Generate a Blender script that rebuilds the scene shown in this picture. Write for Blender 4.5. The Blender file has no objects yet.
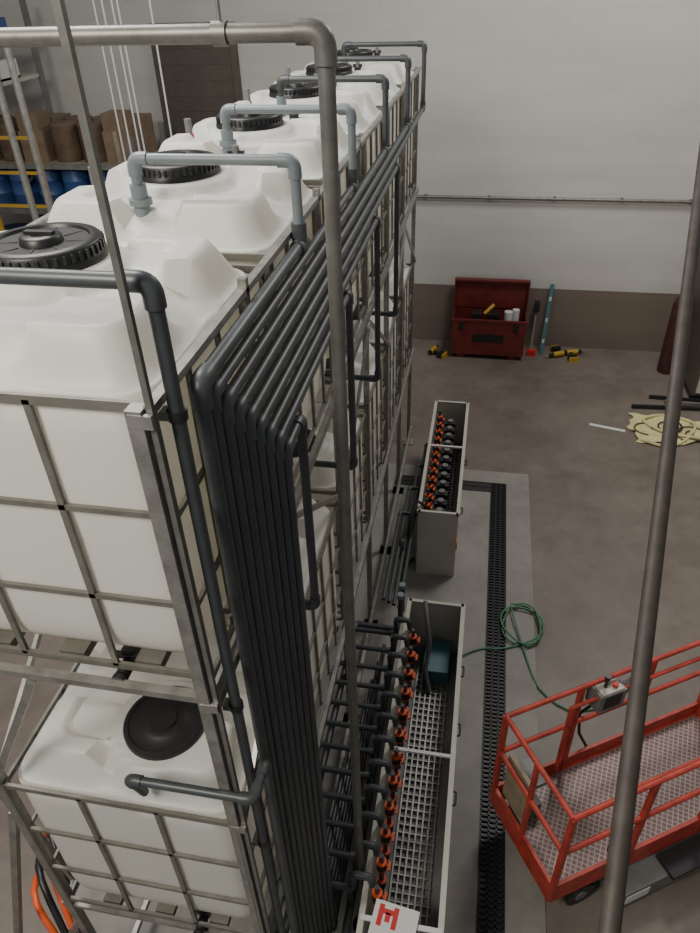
import bpy, math, random
from mathutils import Vector, Matrix
random.seed(4)
H=5.6
S=bpy.context.scene
# ---------------------------------------------------------------- materials
def mat(name,col,rough=.5,metal=0.,var=0.,vscale=6.,bump=0.,bscale=40.,trans=0.,col2=None,coat=0):
    m=bpy.data.materials.new(name); m.use_nodes=True
    nt=m.node_tree; b=nt.nodes['Principled BSDF']
    b.inputs['Base Color'].default_value=(*col,1); b.inputs['Roughness'].default_value=rough
    b.inputs['Metallic'].default_value=metal
    if coat: b.inputs['Coat Weight'].default_value=coat
    tc=nt.nodes.new('ShaderNodeTexCoord')
    if var or col2:
        n=nt.nodes.new('ShaderNodeTexNoise'); n.inputs['Scale'].default_value=vscale; n.inputs['Detail'].default_value=5
        n.inputs['Roughness'].default_value=.65
        nt.links.new(tc.outputs['Object'],n.inputs['Vector'])
        r=nt.nodes.new('ShaderNodeValToRGB')
        c2=col2 if col2 else tuple(min(1,c*(1+var)) for c in col)
        c1=col if col2 else tuple(c*(1-var) for c in col)
        r.color_ramp.elements[0].position=.35; r.color_ramp.elements[1].position=.65
        r.color_ramp.elements[0].color=(*c1,1); r.color_ramp.elements[1].color=(*c2,1)
        nt.links.new(n.outputs['Fac'],r.inputs['Fac']); nt.links.new(r.outputs['Color'],b.inputs['Base Color'])
    if bump:
        n2=nt.nodes.new('ShaderNodeTexNoise'); n2.inputs['Scale'].default_value=bscale; n2.inputs['Detail'].default_value=4
        nt.links.new(tc.outputs['Object'],n2.inputs['Vector'])
        bp=nt.nodes.new('ShaderNodeBump'); bp.inputs['Strength'].default_value=bump; bp.inputs['Distance'].default_value=.02
        nt.links.new(n2.outputs['Fac'],bp.inputs['Height']); nt.links.new(bp.outputs['Normal'],b.inputs['Normal'])
    if trans:
        out=nt.nodes['Material Output']; tr=nt.nodes.new('ShaderNodeBsdfTranslucent')
        tr.inputs['Color'].default_value=(col[0],col[1]*.95,col[2]*.85,1)
        mx=nt.nodes.new('ShaderNodeMixShader'); mx.inputs[0].default_value=trans
        nt.links.new(b.outputs[0],mx.inputs[1]); nt.links.new(tr.outputs[0],mx.inputs[2])
        nt.links.new(mx.outputs[0],out.inputs['Surface'])
    return m
M={}
M['tank']=mat('white_polyethylene',(.82,.82,.79),.45,trans=.42)
M['black']=mat('black_plastic',(.014,.014,.015),.42)
M['pvc']=mat('dark_grey_pvc',(.05,.057,.061),.42,var=.15,vscale=9)
M['pvcl']=mat('light_grey_pvc',(.17,.20,.215),.4,var=.08)
M['galv']=mat('galvanized_steel',(.29,.28,.26),.42,.65,var=.2,vscale=14)
M['cage']=mat('cage_steel',(.20,.19,.165),.5,.5,var=.15,vscale=10)
M['steel']=mat('grey_painted_pipe',(.17,.165,.15),.45,.5,var=.18,vscale=12)
M['rust']=mat('dark_brown_pipe',(.045,.036,.03),.6,.2,var=.25,vscale=18)
M['red']=mat('red_paint',(.38,.045,.03),.5,var=.3,vscale=9)
M['maroon']=mat('maroon_paint',(.13,.018,.015),.45,var=.2)
M['dmaroon']=mat('dark_maroon_paint',(.055,.016,.014),.55,var=.25)
M['orange']=mat('orange_plastic',(.62,.085,.018),.4)
M['cream']=mat('cream_plastic',(.44,.425,.37),.45,var=.08,vscale=4)
M['grey']=mat('grey_plastic',(.15,.15,.145),.5,var=.15)
M['dark']=mat('dark_metal',(.03,.03,.032),.5,.4)
M['yellow']=mat('yellow_paint',(.45,.27,.03),.5,var=.1)
M['blue']=mat('blue_plastic',(.03,.075,.22),.45,var=.15)
M['fiber']=mat('brown_fibre_drum',(.12,.08,.052),.7,var=.2)
M['carton']=mat('cardboard',(.17,.12,.08),.8,var=.15)
M['white']=mat('white_paint',(.6,.6,.58),.5)
M['green']=mat('green_rubber',(.06,.2,.1),.5)
M['teal']=mat('teal_paint',(.05,.14,.16),.4)
M['mat']=mat('yellow_sheet',(.55,.5,.25),.7,var=.2,vscale=6)
M['wood']=mat('beige_board',(.27,.22,.15),.7,var=.2,vscale=8)
M['brown']=mat('brown_door_paint',(.085,.07,.058),.5,var=.1)
M['pad']=mat('light_concrete',(.23,.215,.195),.6,var=.16,vscale=2.2,bump=.15,bscale=60)
def floormat():
    m=bpy.data.materials.new('stained_concrete_floor'); m.use_nodes=True; nt=m.node_tree; b=nt.nodes['Principled BSDF']
    tc=nt.nodes.new('ShaderNodeTexCoord')
    def noise(sc,det,c0,c1,p0=.35,p1=.65):
        n=nt.nodes.new('ShaderNodeTexNoise'); n.inputs['Scale'].default_value=sc; n.inputs['Detail'].default_value=det; n.inputs['Roughness'].default_value=.7
        nt.links.new(tc.outputs['Object'],n.inputs['Vector']); r=nt.nodes.new('ShaderNodeValToRGB')
        r.color_ramp.elements[0].position=p0; r.color_ramp.elements[1].position=p1
        r.color_ramp.elements[0].color=(*c0,1); r.color_ramp.elements[1].color=(*c1,1); nt.links.new(n.outputs['Fac'],r.inputs['Fac']); return n,r
    n1,r1=noise(.45,6,(.125,.100,.083),(.20,.168,.142)); n2,r2=noise(6,8,(.86,.86,.86),(1.07,1.07,1.07),.3,.7)
    n3,r3=noise(1.1,3,(1,1,1),(.84,.82,.80),.52,.66)
    a=nt.nodes.new('ShaderNodeVectorMath'); a.operation='MULTIPLY'; nt.links.new(r1.outputs[0],a.inputs[0]); nt.links.new(r2.outputs[0],a.inputs[1])
    c=nt.nodes.new('ShaderNodeVectorMath'); c.operation='MULTIPLY'; nt.links.new(a.outputs[0],c.inputs[0]); nt.links.new(r3.outputs[0],c.inputs[1])
    nt.links.new(c.outputs[0],b.inputs['Base Color'])
    mr=nt.nodes.new('ShaderNodeMapRange'); mr.inputs['To Min'].default_value=.36; mr.inputs['To Max'].default_value=.58; nt.links.new(n1.outputs['Fac'],mr.inputs['Value']); nt.links.new(mr.outputs[0],b.inputs['Roughness'])
    bp=nt.nodes.new('ShaderNodeBump'); bp.inputs['Strength'].default_value=.08; bp.inputs['Distance'].default_value=.01; nt.links.new(n2.outputs['Fac'],bp.inputs['Height']); nt.links.new(bp.outputs[0],b.inputs['Normal'])
    return m
M['floor']=floormat()
M['decal_red']=mat('red_print',(.5,.02,.02),.5)
def wallmat():
    m=bpy.data.materials.new('painted_block_wall'); m.use_nodes=True; nt=m.node_tree; b=nt.nodes['Principled BSDF']
    b.inputs['Roughness'].default_value=.42
    tc=nt.nodes.new('ShaderNodeTexCoord'); sp=nt.nodes.new('ShaderNodeSeparateXYZ'); nt.links.new(tc.outputs['Object'],sp.inputs[0])
    cm=nt.nodes.new('ShaderNodeCombineXYZ')
    ad=nt.nodes.new('ShaderNodeMath'); ad.operation='ADD'; nt.links.new(sp.outputs['X'],ad.inputs[0]); nt.links.new(sp.outputs['Y'],ad.inputs[1])
    nt.links.new(ad.outputs[0],cm.inputs['X']); nt.links.new(sp.outputs['Z'],cm.inputs['Y'])
    br=nt.nodes.new('ShaderNodeTexBrick'); br.inputs['Scale'].default_value=1
    br.inputs['Brick Width'].default_value=.4; br.inputs['Row Height'].default_value=.2; br.inputs['Mortar Size'].default_value=.005
    br.inputs['Mortar Smooth'].default_value=.8
    br.inputs['Color1'].default_value=(.50,.49,.46,1); br.inputs['Color2'].default_value=(.485,.475,.445,1); br.inputs['Mortar'].default_value=(.44,.43,.405,1)
    nt.links.new(cm.outputs[0],br.inputs['Vector'])
    gt=nt.nodes.new('ShaderNodeMath'); gt.operation='LESS_THAN'; gt.inputs[1].default_value=-4.55
    nt.links.new(sp.outputs['Z'],gt.inputs[0])
    n=nt.nodes.new('ShaderNodeTexNoise'); n.inputs['Scale'].default_value=1.2; n.inputs['Detail'].default_value=6
    mp=nt.nodes.new('ShaderNodeMapping'); mp.inputs['Scale'].default_value=(.35,.35,2.2); nt.links.new(tc.outputs['Object'],mp.inputs[0]); nt.links.new(mp.outputs[0],n.inputs['Vector'])
    mr=nt.nodes.new('ShaderNodeMapRange'); mr.inputs['To Min'].default_value=.84; mr.inputs['To Max'].default_value=1.1
    nt.links.new(n.outputs['Fac'],mr.inputs['Value'])
    mx=nt.nodes.new('ShaderNodeMix'); mx.data_type='RGBA'; nt.links.new(gt.outputs[0],mx.inputs[0])
    nt.links.new(br.outputs['Color'],mx.inputs[6]); mx.inputs[7].default_value=(.17,.138,.11,1)
    mu=nt.nodes.new('ShaderNodeVectorMath'); mu.operation='SCALE'; nt.links.new(mx.outputs[2],mu.inputs[0]); nt.links.new(mr.outputs[0],mu.inputs['Scale'])
    nt.links.new(mu.outputs[0],b.inputs['Base Color'])
    bp=nt.nodes.new('ShaderNodeBump'); bp.inputs['Strength'].default_value=.10; bp.inputs['Distance'].default_value=.01; bp.invert=True
    nt.links.new(br.outputs['Fac'],bp.inputs['Height']); nt.links.new(bp.outputs[0],b.inputs['Normal'])
    return m
M['wall']=wallmat()
def deckmat():
    m=bpy.data.materials.new('diamond_plate'); m.use_nodes=True; nt=m.node_tree; b=nt.nodes['Principled BSDF']
    b.inputs['Roughness'].default_value=.5; b.inputs['Metallic'].default_value=.3
    tc=nt.nodes.new('ShaderNodeTexCoord'); mp=nt.nodes.new('ShaderNodeMapping'); mp.inputs['Rotation'].default_value=(0,0,.785)
    nt.links.new(tc.outputs['Object'],mp.inputs[0])
    br=nt.nodes.new('ShaderNodeTexBrick'); br.inputs['Scale'].default_value=1; br.inputs['Brick Width'].default_value=.035; br.inputs['Row Height'].default_value=.035
    br.offset=0; br.inputs['Mortar Size'].default_value=.004
    br.inputs['Color1'].default_value=(.14,.09,.085,1); br.inputs['Color2'].default_value=(.18,.12,.11,1); br.inputs['Mortar'].default_value=(.34,.27,.255,1)
    nt.links.new(mp.outputs[0],br.inputs['Vector']); nt.links.new(br.outputs['Color'],b.inputs['Base Color'])
    return m
M['deck']=deckmat()
# ---------------------------------------------------------------- mesh builder
class MB:
    def __init__(s): s.v=[];s.f=[];s.mi=[];s.sm=[];s.mats=[]
    def m(s,k):
        if k not in s.mats: s.mats.append(k)
        return s.mats.index(k)
    def add(s,vs,fs,k,smooth=False):
        o=len(s.v); i=s.m(k); s.v+= [tuple(v) for v in vs]
        for f in fs: s.f.append([a+o for a in f]); s.mi.append(i); s.sm.append(smooth)
    def box(s,lo,hi,k,M4=None):
        x0,y0,z0=lo;x1,y1,z1=hi
        vs=[Vector(p) for p in [(x0,y0,z0),(x1,y0,z0),(x1,y1,z0),(x0,y1,z0),(x0,y0,z1),(x1,y0,z1),(x1,y1,z1),(x0,y1,z1)]]
        if M4: vs=[M4@v for v in vs]
        s.add(vs,[(0,3,2,1),(4,5,6,7),(0,1,5,4),(1,2,6,5),(2,3,7,6),(3,0,4,7)],k)
    def beam(s,p0,p1,w,h,k):
        p0=Vector(p0);p1=Vector(p1);d=(p1-p0);d.normalize()
        up=Vector((0,0,1)) if abs(d.z)<.9 else Vector((0,1,0))
        a=d.cross(up).normalized(); b=a.cross(d)
        vs=[]
        for q in (p0,p1):
            for sx,sy in ((-1,-1),(1,-1),(1,1),(-1,1)): vs.append(q+a*sx*w/2+b*sy*h/2)
        s.add(vs,[(0,1,2,3),(7,6,5,4),(0,4,5,1),(1,5,6,2),(2,6,7,3),(3,7,4,0)],k)
    def sweep(s,pts,r,k,seg=12,cap=True):
        pts=[Vector(p) for p in pts]; n=len(pts)
        rs=r if isinstance(r,list) else [r]*n
        d0=(pts[1]-pts[0]).normalized()
        a=d0.cross(Vector((0,0,1)))
        if a.length<.1: a=d0.cross(Vector((0,1,0)))
        a.normalize(); vs=[];prev=d0
        for i,p in enumerate(pts):
            if i==0: d=d0
            elif i==n-1: d=(pts[i]-pts[i-1]).normalized()
            else: d=((pts[i]-pts[i-1]).normalized()+(pts[i+1]-pts[i]).normalized()).normalized()
            q=prev.rotation_difference(d); a=(q@a); a=(a-d*a.dot(d)).normalized(); prev=d
            b=d.cross(a)
            for j in range(seg):
                t=2*math.pi*j/seg; vs.append(p+(a*math.cos(t)+b*math.sin(t))*rs[i])
        fs=[]
        for i in range(n-1):
            for j in range(seg):
                j2=(j+1)%seg; fs.append((i*seg+j,i*seg+j2,(i+1)*seg+j2,(i+1)*seg+j))
        s.add(vs,fs,k,True)
        if cap:
            s.add([vs[j] for j in range(seg)],[tuple(reversed(range(seg)))],k)
            s.add([vs[(n-1)*seg+j] for j in range(seg)],[tuple(range(seg))],k)
    def cyl(s,p0,p1,r,k,seg=14): s.sweep([p0,p1],r,k,seg)
    def pipe(s,pts,r,k,fit=True,bend=None,seg=12,kf=None):
        pts=[Vector(p) for p in pts]; kf=kf or k
        bend=bend or r*1.7; out=[pts[0]]
        for i in range(1,len(pts)-1):
            p=pts[i]; a=(pts[i-1]-p).normalized(); b=(pts[i+1]-p).normalized()
            arc=[]
            A=p+a*bend;Bq=p+b*bend
            for t in range(7):
                u=t/6; arc.append(A*(1-u)**2+p*2*u*(1-u)+Bq*u*u)
            out+=arc
            if fit:
                e=[A+a*r*1.3]+arc+[Bq+b*r*1.3]
                s.sweep(e,r*1.28,kf,seg)
        out.append(pts[-1]); s.sweep(out,r,k,seg)
    def lathe(s,c,prof,k,seg=32):
        vs=[];n=len(prof)
        for r,z in prof:
            for j in range(seg):
                t=2*math.pi*j/seg; vs.append((c[0]+r*math.cos(t),c[1]+r*math.sin(t),c[2]+z))
        fs=[]
        for i in range(n-1):
            for j in range(seg):
                j2=(j+1)%seg; fs.append((i*seg+j,i*seg+j2,(i+1)*seg+j2,(i+1)*seg+j))
        s.add(vs,fs,k,True)
    def mesh(s,name):
        me=bpy.data.meshes.new(name); me.from_pydata(s.v,[],s.f)
        for k in s.mats: me.materials.append(M[k])
        me.polygons.foreach_set('material_index',s.mi); me.polygons.foreach_set('use_smooth',s.sm); me.update()
        try: me.set_sharp_from_angle(angle=math.radians(50))
        except Exception: pass
        return me
    def obj(s,name,parent=None,loc=(0,0,0)):
        o=bpy.data.objects.new(name,s.mesh(name)); S.collection.objects.link(o); o.location=loc
        if parent: o.parent=parent
        return o
def empty(name,loc=(0,0,0)):
    e=bpy.data.objects.new(name,None); S.collection.objects.link(e); e.location=loc; return e
# ---------------------------------------------------------------- room
b=MB(); b.box((-10,-3,-5.8),(6.2,11.9,-5.6),'floor'); b.obj('floor')
b=MB(); b.box((-10,11.7,-5.6),(6.2,11.9,3.4),'wall'); b.obj('wall_back')
b=MB(); b.box((-10.2,-3,-5.6),(-10,11.9,3.4),'wall'); b.obj('wall_left')
b=MB(); b.box((6.2,-3,-5.6),(6.4,11.9,3.4),'wall'); b.obj('wall_right')
b=MB(); b.box((-5.15,11.62,-5.6),(-3.95,11.69,-.75),'brown')
for i in range(22): b.box((-5.05,11.612,-5.5+i*.215),(-4.05,11.63,-5.5+i*.215+.212),'brown')
b.box((-5.22,11.6,-5.6),(-5.13,11.69,-.68),'brown'); b.box((-3.97,11.6,-5.6),(-3.88,11.69,-.68),'brown'); b.box((-5.22,11.6,-.75),(-3.88,11.69,-.66),'brown')
b.obj('door_1')
b=MB(); b.pipe([(-3.7,11.64,-3.08),(6.15,11.64,-3.08)],.026,'steel',fit=False)
for x in range(-3,6,1): b.box((x,11.62,-3.11),(x+.04,11.695,-3.05),'steel')
b.obj('wall_conduit')
# light concrete pad
b=MB(); b.box((-2.6,-1.5,-5.6),(.345,7.76,-5.585),'pad'); b.box((.545,-1.5,-5.6),(.83,7.76,-5.585),'pad')
b.box((.345,7.5,-5.6),(.545,7.76,-5.585),'pad'); b.obj('concrete_pad')
# trench drain
b=MB(); b.box((.345,-1.5,-5.6),(.545,7.5,-5.597),'black')
for x in (.35,.415,.475,.535): b.box((x-.006,-1.5,-5.597),(x+.008,7.5,-5.580),'dark')
y=-1.5
while y<7.5: b.box((.35,y,-5.597),(.54,y+.014,-5.580),'dark'); y+=.042
b.box((-.9,7.30,-5.5849),(.345,7.5,-5.583),'black')
x=-.9
while x<.34: b.box((x,7.31,-5.584),(x+.014,7.49,-5.578),'dark'); x+=.042
for yy in (7.3,7.39,7.485): b.box((-.9,yy,-5.584),(.345,yy+.014,-5.578),'dark')
b.obj('trench_drain')
# ---------------------------------------------------------------- IBC totes
def sm(t): t=max(0,min(1,t)); return t*t*(3-2*t)
AX,AY=.535,.50; TH=1.10
LX,LY=-.05,.09
def rrect(ax,ay,r,cs=6,es=12):
    pts=[]
    cor=[(ax-r,ay-r,0),(-ax+r,ay-r,90),(-ax+r,-ay+r,180),(ax-r,-ay+r,270)]
    for i,(cx,cy,a0) in enumerate(cor):
        for j in range(cs+1):
            a=math.radians(a0+90*j/cs); pts.append((cx+r*math.cos(a),cy+r*math.sin(a)))
        nx=cor[(i+1)%4]; a=math.radians(nx[2]); q=(nx[0]+r*math.cos(a),nx[1]+r*math.sin(a)); p=pts[-1]
        for j in range(1,es): u=j/es; pts.append((p[0]*(1-u)+q[0]*u,p[1]*(1-u)+q[1]*u))
    return pts
def make_tank(name,lx,ly):
    def htop(s,x,y):
        e=1-s; xn=abs(x)/AX; yn=abs(y)/AY
        pad=.03*sm(e/.03)+.15*sm((e-.03)/.20)
        ch=.03*sm(e/.05)+.10*sm((e-.03)/.45)
        mn=min(xn,yn); mask=1-sm((mn-.20)/.06)
        h=pad*(1-mask)+ch*mask
        h-=.03*(1-mask)*sm((e-.36)/.04)
        r=math.hypot(x-lx,y-ly)
        return h*(1-sm((.28-r)/.05))+.185*sm((.28-r)/.05)
    b=MB(); base=rrect(AX,AY,.11); n=len(base); rings=[]
    for s_,z in ((.0001,.03),(.5,.03),(.84,.03),(.92,.045),(.97,.09),(.99,.15),(1,.22)): rings.append([(p[0]*s_,p[1]*s_,z) for p in base])
    for z in (.4,.6,.8,1.0): 
        k_=1+.006*math.sin(z*9); rings.append([(p[0]*k_,p[1]*k_,z) for p in base])
    ss=[1-.005*i for i in range(0,13)]+[.935-.0125*i for i in range(0,24)]
    s_=ss[-1]-.025
    while s_>.02: ss.append(s_); s_-=.025
    ss.append(.0001)
    for s_ in ss: rings.append([(p[0]*s_,p[1]*s_,TH+htop(s_,p[0]*s_,p[1]*s_)) for p in base])
    vs=[v for r in rings for v in r]; fs=[]
    for i in range(len(rings)-1):
        for j in range(n): j2=(j+1)%n; fs.append((i*n+j,i*n+j2,(i+1)*n+j2,(i+1)*n+j))
    b.add(vs,fs,'tank',True); return b.mesh(name)
tank_me=make_tank('tank_body',LX,LY)
lowtank_me=make_tank('tank_body_low',.13,-.20)
# lid
b=MB(); c=(0,0,0)
b.lathe(c,[(.200,-.005),(.200,.02),(.193,.028),(.190,.035),(.190,.06),(.184,.068),(.155,.070),(.15,.060),(.07,.058),(.066,.078),(.06,.084),(.03,.084),(.028,.08),(0.0005,.08)],'black',48)
for i in range(44):
    a=2*math.pi*i/44; R=Matrix.Rotation(a,4,'Z'); b.box((.187,-.005,.03),(.196,.005,.058),'black',R)
for i in range(8):
    a=2*math.pi*i/8+.2; R=Matrix.Rotation(a,4,'Z'); b.box((.08,-.004,.052),(.15,.004,.061),'black',R)
b.box((-.05,-.012,.08),(.05,.012,.095),'black')
lid_me=b.mesh('screw_lid')
b=MB()
b.lathe(c,[(.185,-.02),(.185,.028),(.180,.036),(.163,.038),(.158,.030),(.10,.030),(.095,.034),(.06,.034),(.055,.044),(.0005,.044)],'black',48)
lowlid_me=b.mesh('flat_lid')
# cage
b=MB(); cx,cy=.545,.512
for z in (.0,.36,.74,1.115):
    h=.03 if z in(0,1.115) else .02
    for sy in (-1,1): b.beam((-cx,sy*cy,z),(cx,sy*cy,z),.014,h,'cage')
    for sx in (-1,1): b.beam((sx*cx,-cy,z),(sx*cx,cy,z),.014,h,'cage')
for i in range(4):
    x=-cx+2*cx*i/3
    for sy in (-1,1): b.beam((x,sy*cy,0),(x,sy*cy,1.115),.022,.014,'cage')
for i in range(5):
    y=-cy+2*cy*i/4
    for sx in (-1,1): b.beam((sx*cx,y,0),(sx*cx,y,1.115),.014,.022,'cage')
for sx in (-.3,.0,.3): b.box((sx-.05,-.5,-.02),(sx+.05,.5,.02),'cage')
cage_me=b.mesh('wire_cage')
b=MB()
b.cyl((.2,-.44,.0),(.2,-.44,-.05),.035,'black'); b.cyl((.2,-.53,-.04),(.2,-.40,-.04),.026,'black'); b.cyl((.2,-.54,-.04),(.2,-.56,-.04),.03,'black'); b.box((.15,-.47,-.02),(.25,-.45,0),'black')
drain_me=b.mesh('drain_valve')
b=MB()
b.cyl((-.06,-.30,TH+.10),(-.06,-.30,TH+.23),.034,'pvcl'); b.cyl((-.06,-.30,TH+.15),(-.06,-.30,TH+.175),.048,'pvcl')
b.cyl((.15,.36,TH+.10),(.15,.36,TH+.20),.03,'black'); b.box((.11,.347,TH+.20),(.19,.373,TH+.225),'black'); b.cyl((.15,.36,TH+.2),(.15,.36,TH+.25),.018,'grey')
b.cyl((-.36,-.1,TH+.08),(-.36,-.1,TH+.17),.025,'decal_red'); b.cyl((-.36,-.1,TH+.17),(-.36,-.1,TH+.25),.02,'grey')
fit_me=b.mesh('fittings')
NT=6; PIT=1.15; TX=-1.37
for row,(yc,zb) in enumerate(((1.97,-2.05),(1.90,-4.06))):
    for i in range(NT):
        e=empty('ibc_tote',(TX,yc+PIT*i,zb))
        parts=[('tank_body',(tank_me,lowtank_me)[row],(0,0,0)),('wire_cage',cage_me,(0,0,0)),('drain_valve',drain_me,(0,0,0))]
        parts.append(('screw_lid',lid_me,(LX,LY,TH+.18)) if row==0 else ('flat_lid',lowlid_me,(.13,-.20,TH+.18)))
        if row==0 and i>0: parts.append(('fittings',fit_me,(0,0,0)))
        for nm,me,lc in parts:
            o=bpy.data.objects.new(nm,me); S.collection.objects.link(o); o.parent=e; o.location=lc
# ---------------------------------------------------------------- rack
P0=Vector((-.755,1.62,-.95)); P8=Vector((-.612,1.90,-1.355))
ends=[2.82,3.97,5.12,6.27,7.42, 2.12,3.2,4.25,5.35]
def yend_of(k): return ends[k] if k<5 else ends[5+(8-k)]
b=MB()
for i in range(NT+1):
    y=1.40+PIT*i+(.02 if i else 0)
    for x,dx in ((-.835,1),(-1.935,-1)):
        b.beam((x,y,-5.6),(x,y,-.90),.045,.045,'galv')
        b.box((x-.07,y-.07,-5.6),(x+.07,y+.07,-5.585),'galv')
    for z in (-2.09,-4.15): b.beam((-1.94,y,z),(-.83,y,z),.035,.03,'galv')
    if i in (0,2,4,6):
        b.beam((-1.94,y,-5.3),(-.83,y,-4.3),.03,.03,'galv')
for x in (-.80,-1.96):
    for z in (-2.12,-4.15,-5.35): b.beam((x,1.38,z),(x,1.44+PIT*NT,z),.03,.05,'galv')
    b.beam((x,1.4,-.905),(x,1.4+PIT*NT,-.905),.03,.025,'galv')
    for i in range(NT):
        y=1.40+PIT*i
        b.beam((x,y,-2.2 if i%2 else -2.95),(x,y+PIT,-2.95 if i%2 else -2.2),.02,.03,'galv')
b.beam((-1.96,1.38,-2.95),(-1.5,1.38,-2.11),.03,.03,'galv') 
b.beam((-2.6,1.2,-5.6),(-1.96,1.40,-3.2),.035,.035,'galv')
b.beam((-2.6,1.2,-5.6),(-1.96,1.40,-4.4),.035,.035,'galv')
b.beam((-2.3,1.5,-2.2),(-1.96,1.5,-4.1),.03,.03,'galv'); b.beam((-2.3,1.5,-2.2),(-1.96,1.5,-2.2),.03,.03,'galv')
for i in range(5):
    y=2.2+PIT*i
    b.beam((-.80,y,-.86),(-.80,y,-1.45),.03,.03,'galv')
    for k in range(9):
        if yend_of(k)>y: b.beam((-.80,y,-.978-.05*k),(-.745+.018*k,y,-.978-.05*k),.012,.008,'galv')
b.obj('tank_rack')
b=MB(); b.beam((-.795,1.400,-5.6),(-.795,1.400,3.4),.017,.017,'steel')
for z in (-.93,-2.12,-2.96,-4.1): b.box((-.85,1.375,z-.02),(-.785,1.39,z+.02),'galv')
b.obj('support_strut')
# ---------------------------------------------------------------- pipes
b=MB()
for k in range(9):
    p=P0.lerp(P8,k/8); r=.025 if k==0 else .019
    yend=yend_of(k)
    zb=-4.86-.045*k
    yb=2.1+.24*k
    if k<5:
        pts=[(p.x,yend,-.62),(p.x,yend,p.z),(p.x,p.y,p.z),(p.x,p.y,zb),(p.x,yb+.3,zb)]
        if k<2:
            b.pipe([(TX-.06,yend,-.86),(TX-.06,yend,-.62),(p.x,yend,-.62),(p.x,yend,p.z+.05)],.022,'pvcl')
            b.pipe(pts[1:],r,'pvc'); b.cyl((p.x,yend,p.z-.0),(p.x,yend,p.z+.09),r*1.3,'pvc')
            b.cyl((p.x,yend-.05,p.z),(p.x,yend+.05,p.z),r*1.3,'pvc')
        else:
            b.pipe([(TX-.06,yend,-.86),(TX-.06,yend,-.62)]+pts,.021,'pvc')
    else:
        b.pipe([(-.95,yend,-2.35),(p.x,yend,-2.35),(p.x,yend,p.z),(p.x,p.y,p.z),(p.x,p.y,zb),(p.x,yb+.3,zb)],r,'pvc')
b.pipe([(TX-.4,1.55,-.86),(TX-.4,1.46,-.59),(-.755,1.46,-.59),(-.755,1.46,-4.9),(-.755,2.2,-4.9)],.021,'pvc')
for z in (-.95,-2.2,-3.2,-4.2):
    b.cyl((-.755,1.46,z-.015),(-.755,1.46,z+.015),.027,'black')
    b.box((-.80,1.44,z-.012),(-.755,1.48,z+.012),'galv')
b.pipe([(-1.22,1.40,-2.82),(-1.22,1.34,-2.62),(-.70,1.34,-2.62),(-.70,1.50,-2.62),(-.70,1.50,-4.95)],.019,'pvc')
for z in (-1.9,-2.9,-3.9):
    b.beam((-.79,1.60,z),(-.63,1.93,z),.012,.03,'galv')
b.pipe([(-.95,1.7,-4.75),(-.95,4.45,-4.75)],.028,'pvc',fit=False)
b.pipe([(-.88,1.7,-4.95),(-.88,4.3,-4.95),(-.5,4.3,-4.95)],.028,'pvc')
b.pipe([(-.5,1.7,-4.98),(-.5,4.45,-4.98)],.028,'pvc',fit=False)
for i in range(12):
    y=1.98+.19*i
    b.pipe([(-.95,y,-4.75),(-.475,y,-4.75),(-.475,y,-4.60),(-.475,y,-4.56)],.021,'pvc',fit=False)
    b.cyl((-.93,y,-4.75),(-.89,y,-4.75),.03,'pvc'); b.cyl((-.53,y,-4.75),(-.48,y,-4.75),.03,'pvc')
    b.pipe([(-.475,y,-4.62),(-.475,y,-4.56),(-.36,y,-4.56),(-.36,y,-4.66)],.019,'pvc')
    b.pipe([(-.5,y,-4.98),(-.5,y,-4.76)],.018,'pvc',fit=False)
b.cyl((-.455,4.22,-4.75),(-.455,4.22,-4.42),.024,'pvc'); b.cyl((-.455,4.34,-4.75),(-.455,4.34,-4.42),.024,'pvc')
b.cyl((-.455,4.22,-4.45),(-.455,4.22,-4.41),.03,'pvcl'); b.cyl((-.455,4.34,-4.45),(-.455,4.34,-4.41),.03,'pvcl')
for j in range(4):
    b.pipe([(-.66+.05*j,4.6,-4.9-.03*j),(-.66+.05*j,5.9+.5*j,-4.9-.03*j),(-.46,5.9+.5*j,-4.9-.03*j)],.019,'pvc')
b.obj('pvc_pipe_manifold')
# overhead steel pipe
b=MB(); b.pipe([(-3.6,2.1,-.145),(-.455,2.1,-.145),(-.455,2.1,-5.6)],.0245,'steel',bend=.045,seg=16)
b.cyl((-.76,2.1,-.145),(-.72,2.1,-.145),.031,'steel'); b.cyl((-.455,2.1,-5.6),(-.455,2.1,-5.585),.07,'steel')
b.cyl((-.74,2.1,-.145),(-.74,2.1,3.3),.006,'galv'); b.cyl((-3.0,2.1,-.145),(-3.0,2.1,3.3),.006,'galv')
b.obj('overhead_pipe')
# sloped handrail
b=MB(); d=Vector((.375,2.02,.77)); q=Vector((.31,.58,-1.36))
b.pipe([(.245,.25,-5.6),tuple(q-d*.163),tuple(q+d*1.5),tuple(q+d*1.5+Vector((0,0,3)))],.0185,'rust',bend=.06,seg=16)
b.obj('sloped_handrail')
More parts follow.
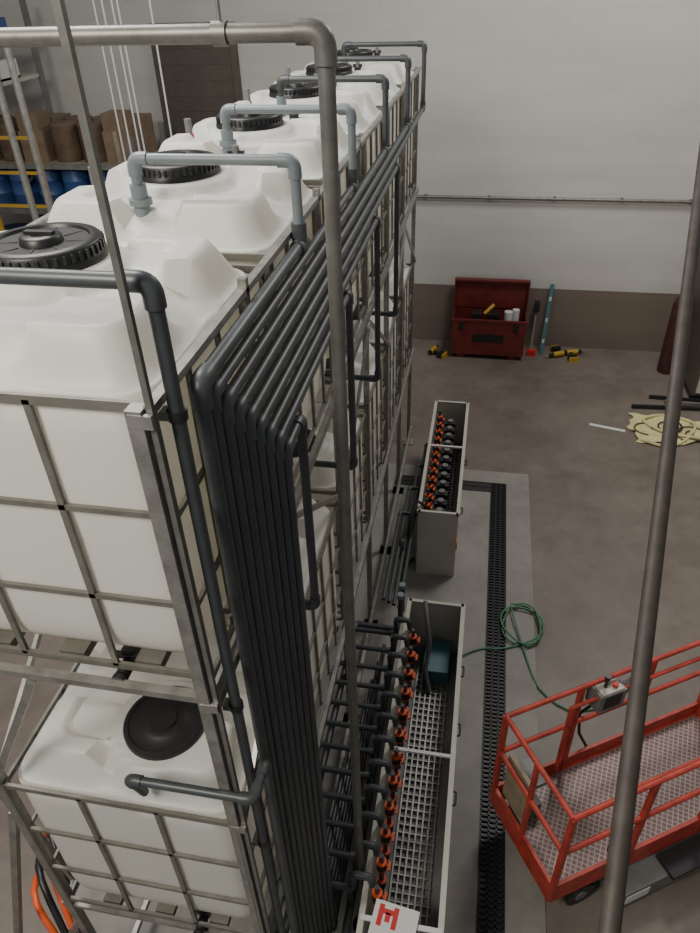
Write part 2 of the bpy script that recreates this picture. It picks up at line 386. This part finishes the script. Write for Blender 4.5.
# ---------------------------------------------------------------- troughs
def trough(x0,x1,y0,y1,n,sp,ys,crossbars,zt=-4.7,fl=-5.3):
    b=MB(); t=.018; z0=-5.585
    b.box((x0,y0,z0),(x0+t,y1,zt),'cream'); b.box((x1-t,y0,z0),(x1,y1,zt),'cream')
    b.box((x0+t,y0,z0),(x1-t,y0+t,zt),'cream'); b.box((x0+t,y1-t,z0),(x1-t,y1,zt),'cream')
    b.box((x0+t,y0+t,fl-.02),(x1-t,y1-t,fl),'grey')
    for a,c_ in (((x0-.012,y0-.012),(x0+t+.006,y1+.012)),((x1-t-.006,y0-.012),(x1+.012,y1+.012)),((x0,y0-.012),(x1,y0+t)),((x0,y1-t),(x1,y1+.012))):
        b.box((a[0],a[1],zt-.005),(c_[0],c_[1],zt+.02),'cream')
    x=x0+.12
    while x<x1-.08: b.box((x,y0+.04,fl),(x+.012,y1-.04,fl+.03),'galv'); x+=.045
    y=y0+.05
    while y<y1-.05: b.box((x0+.12,y,fl+.006),(x1-.08,y+.008,fl+.026),'galv'); y+=.06
    for y in crossbars: b.beam((x0,y,zt+.005),(x1,y,zt+.005),.024,.02,'white')
    for i in range(n):
        y=ys+sp*i; xv=x0+.075
        b.cyl((xv,y,zt+.03),(xv,y,fl+.08),.016,'pvc'); b.cyl((xv,y,zt-.13),(xv,y,zt-.06),.034,'black')
        b.cyl((xv,y,zt-.06),(xv,y,zt-.045),.035,'orange'); b.cyl((xv,y,zt-.145),(xv,y,zt-.13),.035,'orange')
        b.cyl((xv,y,zt-.095),(xv+.05,y,zt-.095),.010,'orange'); b.box((xv+.045,y-.03,zt-.105),(xv+.06,y+.03,zt-.085),'orange')
        b.cyl((xv,y,zt-.30),(xv,y,zt-.285),.034,'orange'); b.cyl((xv,y,zt-.38),(xv,y,zt-.30),.03,'black')
    return b
b=trough(-.40,.09,1.45,4.43,12,.19,1.98,(2.95,))
for y in (2.7,3.25,3.8):
    b.pipe([(.09,y-.05,-4.80),(.125,y-.05,-4.80),(.125,y+.05,-4.80),(.09,y+.05,-4.80)],.008,'black',fit=False)
b.sweep([(-.25,4.35,-4.6),(-.22,4.2,-4.66),(-.18,4.15,-4.9),(-.2,4.0,-5.1),(-.15,3.9,-5.25)],.02,'grey',10)
b.box((-.22,4.0,-5.27),(.0,4.35,-5.1),'teal')
b.obj('containment_trough')
b=trough(-.45,-.03,5.7,7.98,12,.165,5.9,(6.95,))
for i in range(12):
    y=5.9+.165*i
    b.box((-.30,y-.045,-4.95),(-.17,y+.045,-4.83),'dark'); b.cyl((-.235,y,-4.83),(-.235,y,-4.80),.035,'grey')
for y in (5.9,6.8): b.pipe([(-.03,y-.05,-4.80),(.005,y-.05,-4.80),(.005,y+.05,-4.80),(-.03,y+.05,-4.80)],.008,'black',fit=False)
b.box((-.032,5.72,-5.2),(-.02,5.80,-5.1),'orange')
b.obj('containment_trough')
# black hose
b=MB(); pts=[]
for i in range(40):
    a=i/39*2*math.pi*1.4; pts.append((-.56-.03*i/39,5.45+.16*math.cos(a),-5.2+.32*math.sin(a)+.0))
b.sweep(pts,.018,'black',10); b.sweep([pts[-1],(-.55,5.6,-5.4),(-.5,5.9,-5.56)],.018,'black',10); b.sweep([(-.56,5.61,-5.2),(-.52,5.6,-4.7),(-.46,5.75,-4.6),(-.38,5.8,-4.7)],.018,'black',10)
b.obj('black_hose')
# placard in the near trough
b=MB(); R=Matrix.Translation((-.19,1.78,-4.65))@Matrix.Rotation(-.12,4,'Z')
b.box((-.14,-.11,-.02),(.13,.11,.0),'white',R)
b.box((-.11,-.03,.0),(-.08,.09,.003),'decal_red',R); b.box((-.02,-.03,.0),(.01,.09,.003),'decal_red',R); b.box((-.08,.04,.0),(-.02,.07,.003),'decal_red',R); b.box((-.065,-.0,.0),(-.035,.05,.003),'decal_red',R)
b.beam((-.40,1.80,-4.682),(.09,1.80,-4.682),.03,.012,'white')
b.obj('sign_placard')
# ---------------------------------------------------------------- scissor lift
b=MB(); L=1.95; W=.76; dz=.40
def T(x,y,z): return (x,-y,z)
tr=.019
for z in (1.40,.98):
    for y in (0,W): b.pipe([T(0,y,z),T(L,y,z)],tr,'red',fit=False)
    for x in (0,L): b.pipe([T(x,0,z),T(x,W,z)],tr,'red',fit=False)
for y in (0,W):
    for x in (0,.62,1.25,L): b.beam(T(x,y,dz-.05),T(x,y,1.40),.036,.036,'red')
b.beam(T(0,.38,dz),T(0,.38,1.4),.03,.03,'red')
b.box((0,-W,dz-.06),(L,0,dz),'red'); b.box((.03,-W+.03,dz),(L-.03,-.03,dz+.006),'deck')
for y in (0,W): b.box((0,-y-.012,dz-.1),(L,-y+.012,dz+.13),'red')
for x in (0,L): b.box((x-.012,-W,dz-.1),(x+.012,0,dz+.13),'red')
for y in (.06,W-.06):
    b.pipe([T(.5,y,1.30),T(L-.05,y,1.30)],.015,'red',fit=False)
    b.pipe([T(.5,y,dz+.1),T(.5,y,1.30)],.015,'red',fit=False)
b.box((.03,-.34,dz+.12),(.06,-.06,dz+.62),'wood'); b.box((.06,-.30,dz+.5),(.20,-.10,dz+.54),'grey'); b.box((.10,-.26,dz+.01),(.24,-.08,dz+.16),'grey')
b.box((.10,-W+.08,.10),(L-.1,-.08,.22),'grey')
b.box((.50,-W-.16,.08),(L+.2,-W+.05,.26),'grey'); b.box((.9,-W-.20,.26),(1.5,-W-.02,.30),'dark'); b.box((.55,-W-.165,.12),(.75,-W-.16,.22),'white')
for y in (.14,W-.14):
    b.beam(T(.2,y,.23),T(L-.3,y,.33),.03,.05,'grey'); b.beam(T(.2,y,.33),T(L-.3,y,.23),.03,.05,'grey')
for x in (.3,L-.3):
    for y in (.05,W-.05): b.cyl(T(x,y-.05,.12),T(x,y+.05,.12),.12,'black',20); b.cyl(T(x,y-.055,.12),T(x,y+.055,.12),.05,'grey')
b.box((.72,-.10,1.16),(.94,.05,1.34),'grey'); b.box((.74,-.09,1.34),(.92,.04,1.35),'cream'); b.cyl((.80,-.03,1.35),(.80,-.03,1.44),.012,'black'); b.cyl((.80,-.03,1.44),(.80,-.03,1.47),.022,'black'); b.cyl((.87,-.05,1.35),(.87,-.05,1.375),.02,'decal_red')
b.box((.76,-.105,1.2),(.9,-.10,1.32),'dark'); b.cyl((.94,-.04,1.25),(1.08,-.04,1.3),.04,'grey')
b.sweep([(.8,-.02,1.2),(.7,.04,1.0),(.76,.05,.7),(.85,.02,.5)],.012,'black',8)
o=b.obj('scissor_lift',loc=(.415,3.0,-5.6)); o.rotation_euler=(0,0,math.atan2(.523,.852))
# ---------------------------------------------------------------- tool chest
b=MB(); x0,x1,y0,y1=-.42,.80,11.05,11.6
for k_ in (x0+.1,x1-.25):
    b.box((k_,y0+.03,-5.6),(k_+.15,y1-.03,-5.52),'maroon')
b.box((x0,y0,-5.52),(x1,y0+.02,-4.90),'maroon'); b.box((x0,y1-.02,-5.52),(x1,y1,-4.90),'maroon')
b.box((x0,y0+.02,-5.52),(x0+.02,y1-.02,-4.90),'maroon'); b.box((x1-.02,y0+.02,-5.52),(x1,y1-.02,-4.90),'maroon'); b.box((x0+.02,y0+.02,-5.5),(x1-.02,y1-.02,-5.2),'dark')
b.box((x0-.01,y0-.01,-4.92),(x1+.01,y0+.03,-4.885),'maroon')
b.box((x0-.01,y1-.03,-4.88),(x1+.01,y1+.0,-4.38),'maroon'); b.box((x0-.01,y1-.10,-4.40),(x1+.01,y1,-4.37),'maroon')
b.box((x0-.01,y1-.10,-4.88),(x0+.01,y1,-4.38),'maroon'); b.box((x1-.01,y1-.10,-4.88),(x1+.01,y1,-4.38),'maroon')
b.box((x0+.35,y0-.006,-5.28),(x1-.35,y0,-5.14),'black'); b.box((x0+.12,y0-.02,-5.05),(x0+.2,y0,-4.93),'dark'); b.box((x1-.2,y0-.02,-5.05),(x1-.12,y0,-4.93),'dark')
for k_ in (x0-.03,x1): b.box((k_,y0+.2,-5.15),(k_+.03,y0+.38,-5.10),'dark')
b.cyl((.5,11.3,-5.2),(.5,11.3,-4.82),.07,'white'); b.cyl((.62,11.35,-5.2),(.62,11.35,-4.8),.06,'white'); b.box((.15,11.2,-5.2),(.35,11.4,-4.85),'black'); b.cyl((.1,11.3,-4.88),(.25,11.4,-4.75),.03,'yellow'); b.box((-.1,11.25,-5.2),(.05,11.45,-4.87),'dark')
b.obj('tool_chest')
def drill(loc,rot):
    b=MB()
    b.cyl((-.12,0,.06),(.07,0,.06),.045,'yellow'); b.cyl((.07,0,.06),(.14,0,.06),.03,'black'); b.cyl((.14,0,.06),(.22,0,.06),.008,'galv')
    b.beam((-.05,0,.06),(-.09,-.16,.05),.05,.045,'black'); b.box((-.16,-.24,.0),(-.02,-.15,.09),'black'); b.box((-.17,-.27,.0),(-.01,-.235,.085),'yellow'); b.cyl((-.14,0,.06),(-.12,0,.06),.04,'black')
    o=b.obj('cordless_drill',loc=loc); o.rotation_euler=(0,0,rot)
drill((1.66,11.40,-5.6),.3); drill((1.38,11.28,-5.6),3.6); drill((-.72,11.2,-5.6),1.2)
b=MB(); b.beam((1.12,11.35,-5.6),(1.18,11.66,-4.45),.06,.03,'teal'); 
for t in (.2,.5,.8):
    p=Vector((1.12,11.35,-5.6)).lerp(Vector((1.18,11.66,-4.45)),t); b.box((p.x-.02,p.y-.025,p.z-.03),(p.x+.02,p.y+.0,p.z+.03),'white')
b.obj('spirit_level')
b=MB(); b.cyl((.93,11.3,-5.59),(.98,11.66,-4.75),.02,'grey'); b.box((.88,11.26,-5.6),(1.02,11.36,-5.5),'decal_red'); b.box((.93,11.52,-4.9),(1.01,11.64,-4.74),'dark'); b.obj('pole_scraper')
# cabinet + gas cylinder
b=MB(); b.box((3.3,10.1,-5.6),(4.3,11.65,-5.5),'dark'); b.box((3.3,10.05,-5.5),(4.3,11.68,-3.6),'brown'); b.box((3.34,10.03,-5.45),(3.79,10.05,-3.65),'cream'); b.box((3.81,10.03,-5.45),(4.26,10.05,-3.65),'cream')
b.box((3.74,10.0,-4.6),(3.77,10.03,-4.4),'dark'); b.obj('storage_cabinet')
b=MB(); b.lathe((3.10,11.0,-5.6),[(.0005,0),(.13,0),(.135,.02),(.135,1.15),(.12,1.24),(.07,1.31),(.045,1.34),(.045,1.38),(.05,1.38),(.05,1.5),(.0005,1.5)],'dmaroon',24); b.cyl((3.02,11,-4.15),(3.18,11,-4.15),.02,'galv'); b.obj('gas_cylinder')
# tarp with loose hose loops
def cr(P,n=4):
    P=[Vector(p) for p in P]; out=[]
    for i in range(len(P)-1):
        p0=P[max(i-1,0)];p1=P[i];p2=P[i+1];p3=P[min(i+2,len(P)-1)]
        for k in range(n):
            t=k/n; out.append(.5*((2*p1)+(p2-p0)*t+(2*p0-5*p1+4*p2-p3)*t*t+(3*p1-p0-3*p2+p3)*t**3))
    out.append(P[-1]); return out
b=MB(); 
nx,ny=30,12; vs=[];fs=[]
for j in range(ny+1):
    for i in range(nx+1):
        u=i/nx; v=j/ny
        ex=.05*math.sin(v*9)+.03*math.sin(v*23); ey=(.05*math.sin(u*9)+.04*math.sin(u*21+1))*(1 if v>.5 else -1)
        vs.append((2.32+u*1.9+ex*(1-u),8.80+v*.68+ey*abs(v-.5)*2,-5.590+.03*abs(math.sin(u*11+v*5)*math.sin(v*7+u*3))))
for j in range(ny):
    for i in range(nx): a=j*(nx+1)+i; fs.append((a,a+1,a+nx+2,a+nx+1))
b.add(vs,fs,'mat',True)
for k_ in range(5):
    a0=2.5+k_*.32; y0_=9.1+.1*math.sin(k_*2.1); n_=9+k_%3*3
    pts=[(a0+(.09+.012*t)*math.cos(t*.6+k_),y0_+(.1+.01*t)*math.sin(t*.6+k_),-5.555) for t in range(n_)]; b.sweep(cr(pts,2),.011,'dark' if k_%2 else 'fiber',6)
pts=[(2.4,8.8,-5.57),(2.7,8.68,-5.57),(3.0,8.85,-5.56),(3.2,9.3,-5.55),(2.8,9.5,-5.56),(2.5,9.3,-5.55),(2.8,9.0,-5.55),(3.6,8.9,-5.56),(4.1,9.2,-5.57)]
b.sweep(cr(pts,4),.02,'mat',8)
b.obj('yellow_tarp')
b=MB(); b.beam((2.4,9.72,-5.57),(4.2,9.82,-5.57),.05,.05,'dark'); b.beam((2.9,9.92,-5.57),(4.3,9.86,-5.57),.05,.05,'galv'); b.beam((2.7,10.05,-5.57),(4.3,9.98,-5.57),.04,.05,'dark'); b.obj('metal_bars')
b=MB(); R=Matrix.Translation((1.98,9.1,-5.6))@Matrix.Rotation(-.25,4,'Z'); b.box((-.25,-.03,0),(.25,.03,.006),'white',R); b.obj('floor_paper_strip')
# green hose
b=MB(); pts=[(.12,4.60,-5.56),(.3,4.72,-5.572),(.5,4.75,-5.57)]
for i in range(60):
    a=-1.6+i/59*2*math.pi*2.6; rr=.20+.02*math.sin(i*.7); pts.append((.70+rr*math.cos(a),5.08+rr*1.25*math.sin(a),-5.572+.0008*i))
pts+=[(.72,4.75,-5.56),(.85,4.35,-5.585),(1.1,4.15,-5.585),(1.35,4.2,-5.585)]
b.sweep(cr(pts,3),.009,'green',8); b.obj('garden_hose')
# orange hoses bottom left
b=MB()
for k_ in range(4):
    pts=[(-2.5+.12*k_,1.0+.1*k_,-5.55),(-2.2,1.25+.1*k_,-5.2),(-2.05+.05*k_,1.3,-4.7),(-2.3,1.5+.1*k_,-4.4+.1*k_),(-2.5,2.0,-4.9),(-2.4,2.4,-5.57)]
    b.sweep(cr(pts,5),.02,'orange' if k_%2==0 else 'black',8)
b.obj('orange_hoses')
# ---------------------------------------------------------------- far left storage
b=MB(); 
for x in (-8.6,-6.8,-5.0):
    for y in (9.9,11.0): b.beam((x,y,-5.6),(x,y,-.3 if x<-6 else -1.9),.07,.07,'grey')
    for z in range(6): b.beam((x,9.9,-5.3+z*.55),(x,11.0,-5.0+z*.55),.03,.03,'grey')
for z in (-4.3,-2.95,-2.3):
    for y in (9.9,11.0): b.beam((-8.6,y,z),(-5.0,y,z),.05,.07,'grey')
    b.box((-8.6,9.95,z-.02),(-5.0,10.95,z+.03),'wood')
for z in (-1.25,-.75): 
    for y in (9.9,11.0): b.beam((-8.6,y,z),(-6.8,y,z),.05,.06,'cream')
    b.box((-8.6,9.95,z-.02),(-6.8,10.95,z+.03),'cream')
b.obj('pallet_rack')
b=MB()
for i in range(9):
    for z in (-1.22,-.72):
        x=-8.5+i*.19; k_='blue' if (i+int(z*2))%3 else 'white'
        b.box((x,9.95,z),(x+.16,10.5,z+.03),k_); b.box((x,9.95,z),(x+.16,9.97,z+.14),k_); b.box((x,10.48,z),(x+.16,10.5,z+.24),k_); b.box((x,9.97,z),(x+.01,10.48,z+.24),k_); b.box((x+.15,9.97,z),(x+.16,10.48,z+.24),k_)
b.obj('storage_bins')
b=MB()
for x in (-7.9,-7.0,-6.1):
    b.beam((x,9.3,-5.6),(x,9.3,-1.75),.05,.05,'yellow')
for z in (-1.8,-2.25,-2.7): b.beam((-7.9,9.3,z),(-6.1,9.3,z),.03,.04,'yellow')
b.obj('guard_railing')
b=MB()
for i in range(8):
    if i%3==1: continue
    for j in range(2):
        c=(-8.35+i*.44,10.2+j*.46,-2.268)
        b.lathe(c,[(.0005,0),(.19,0),(.2,.02),(.2,.46),(.205,.47),(.205,.50),(.19,.505),(.0005,.50)],'fiber',20)
b.obj('fibre_drums')
b=MB()
for i in range(8):
    if i%3==1:
        x=-8.35+i*.44; b.box((x-.19,10.0,-2.268),(x+.19,10.4,-1.85),'carton'); b.box((x-.17,10.02,-1.85),(x+.15,10.36,-1.62),'carton'); b.box((x-.03,9.998,-2.26),(x+.03,10.4,-1.848),'wood'); b.box((x-.19,10.46,-2.268),(x+.19,10.9,-1.75),'carton')
b.obj('cardboard_boxes')
b=MB()
for i in range(8):
    for j in range(2):
        c=(-8.35+i*.44,10.2+j*.46,-2.918)
        b.lathe(c,[(.0005,0),(.19,0),(.2,.02),(.2,.17),(.207,.18),(.2,.19),(.2,.37),(.207,.38),(.2,.39),(.2,.5),(.18,.54),(.0005,.53)],'blue',20)
for i in range(6):
    c=(-8.2+i*.6,10.4,-4.268)
    b.lathe(c,[(.0005,0),(.27,0),(.28,.02),(.28,.3),(.29,.31),(.28,.32),(.28,.6),(.29,.61),(.28,.62),(.28,.85),(.25,.9),(.0005,.89)],'blue',20)
b.obj('blue_drums')
b=MB()
for x,y in ((-4.46,8.6),(-4.36,8.6),(-4.27,8.65),(-4.18,8.6),(-3.8,8.6)):
    b.cyl((x,y,-3.5),(x,y,3.3),.011,'white',8)
b.box((-4.6,8.55,-3.6),(-3.7,8.75,-3.5),'galv'); b.beam((-4.15,8.65,-5.6),(-4.15,8.65,-3.6),.08,.08,'galv')
b.obj('hanging_conduits')
b=MB()
b.cyl((-3.95,6.0,-5.6),(-3.95,6.0,-.35),.03,'galv',12); b.cyl((-4.13,6.0,-5.6),(-4.13,6.0,-.6),.03,'galv',12); b.cyl((-3.95,6.0,-.4),(-3.95,6.0,-.35),.04,'galv',12)
b.beam((-4.2,6.04,-2.2),(-3.88,6.04,-2.2),.03,.04,'galv')
b.obj('riser_pipes')
# ---------------------------------------------------------------- lights
def area(name,loc,size,energy,col,target=None):
    l=bpy.data.lights.new(name,'AREA'); l.size=size; l.energy=energy; l.color=col
    o=bpy.data.objects.new(name,l); S.collection.objects.link(o); o.location=loc
    d=(Vector(target)-Vector(loc)) if target else Vector((0,0,-1)); o.rotation_euler=d.to_track_quat('-Z','Y').to_euler(); return o
area('high_bay_light',(-3.2,4.0,2.8),2.0,340,(1,.97,.92),(-2.2,4.2,-2))
area('high_bay_light',(2.0,8.3,2.8),1.6,300,(1,.97,.92))
area('high_bay_light',(-2.8,-1.6,2.2),1.6,350,(1,.94,.82),(-1.8,1.5,-2))
w=bpy.data.worlds.new('World'); S.world=w; w.use_nodes=True
w.node_tree.nodes['Background'].inputs[0].default_value=(.9,.94,1,1); w.node_tree.nodes['Background'].inputs[1].default_value=.25
# ---------------------------------------------------------------- camera
cam=bpy.data.cameras.new('Camera'); co=bpy.data.objects.new('Camera',cam); S.collection.objects.link(co)
f=Vector((-.1626,.7972,-.5857)).normalized(); up=Vector((-.08205,.57626,.81)); r=f.cross(up).normalized(); up=r.cross(f)
R=Matrix((r,up,-f)).transposed()
co.matrix_world=R.to_4x4()
cam.sensor_fit='HORIZONTAL'; cam.sensor_width=36; cam.lens=36; cam.clip_start=.02
S.camera=co
for o in list(S.objects):
    if o.parent is None: o.location.z+=H
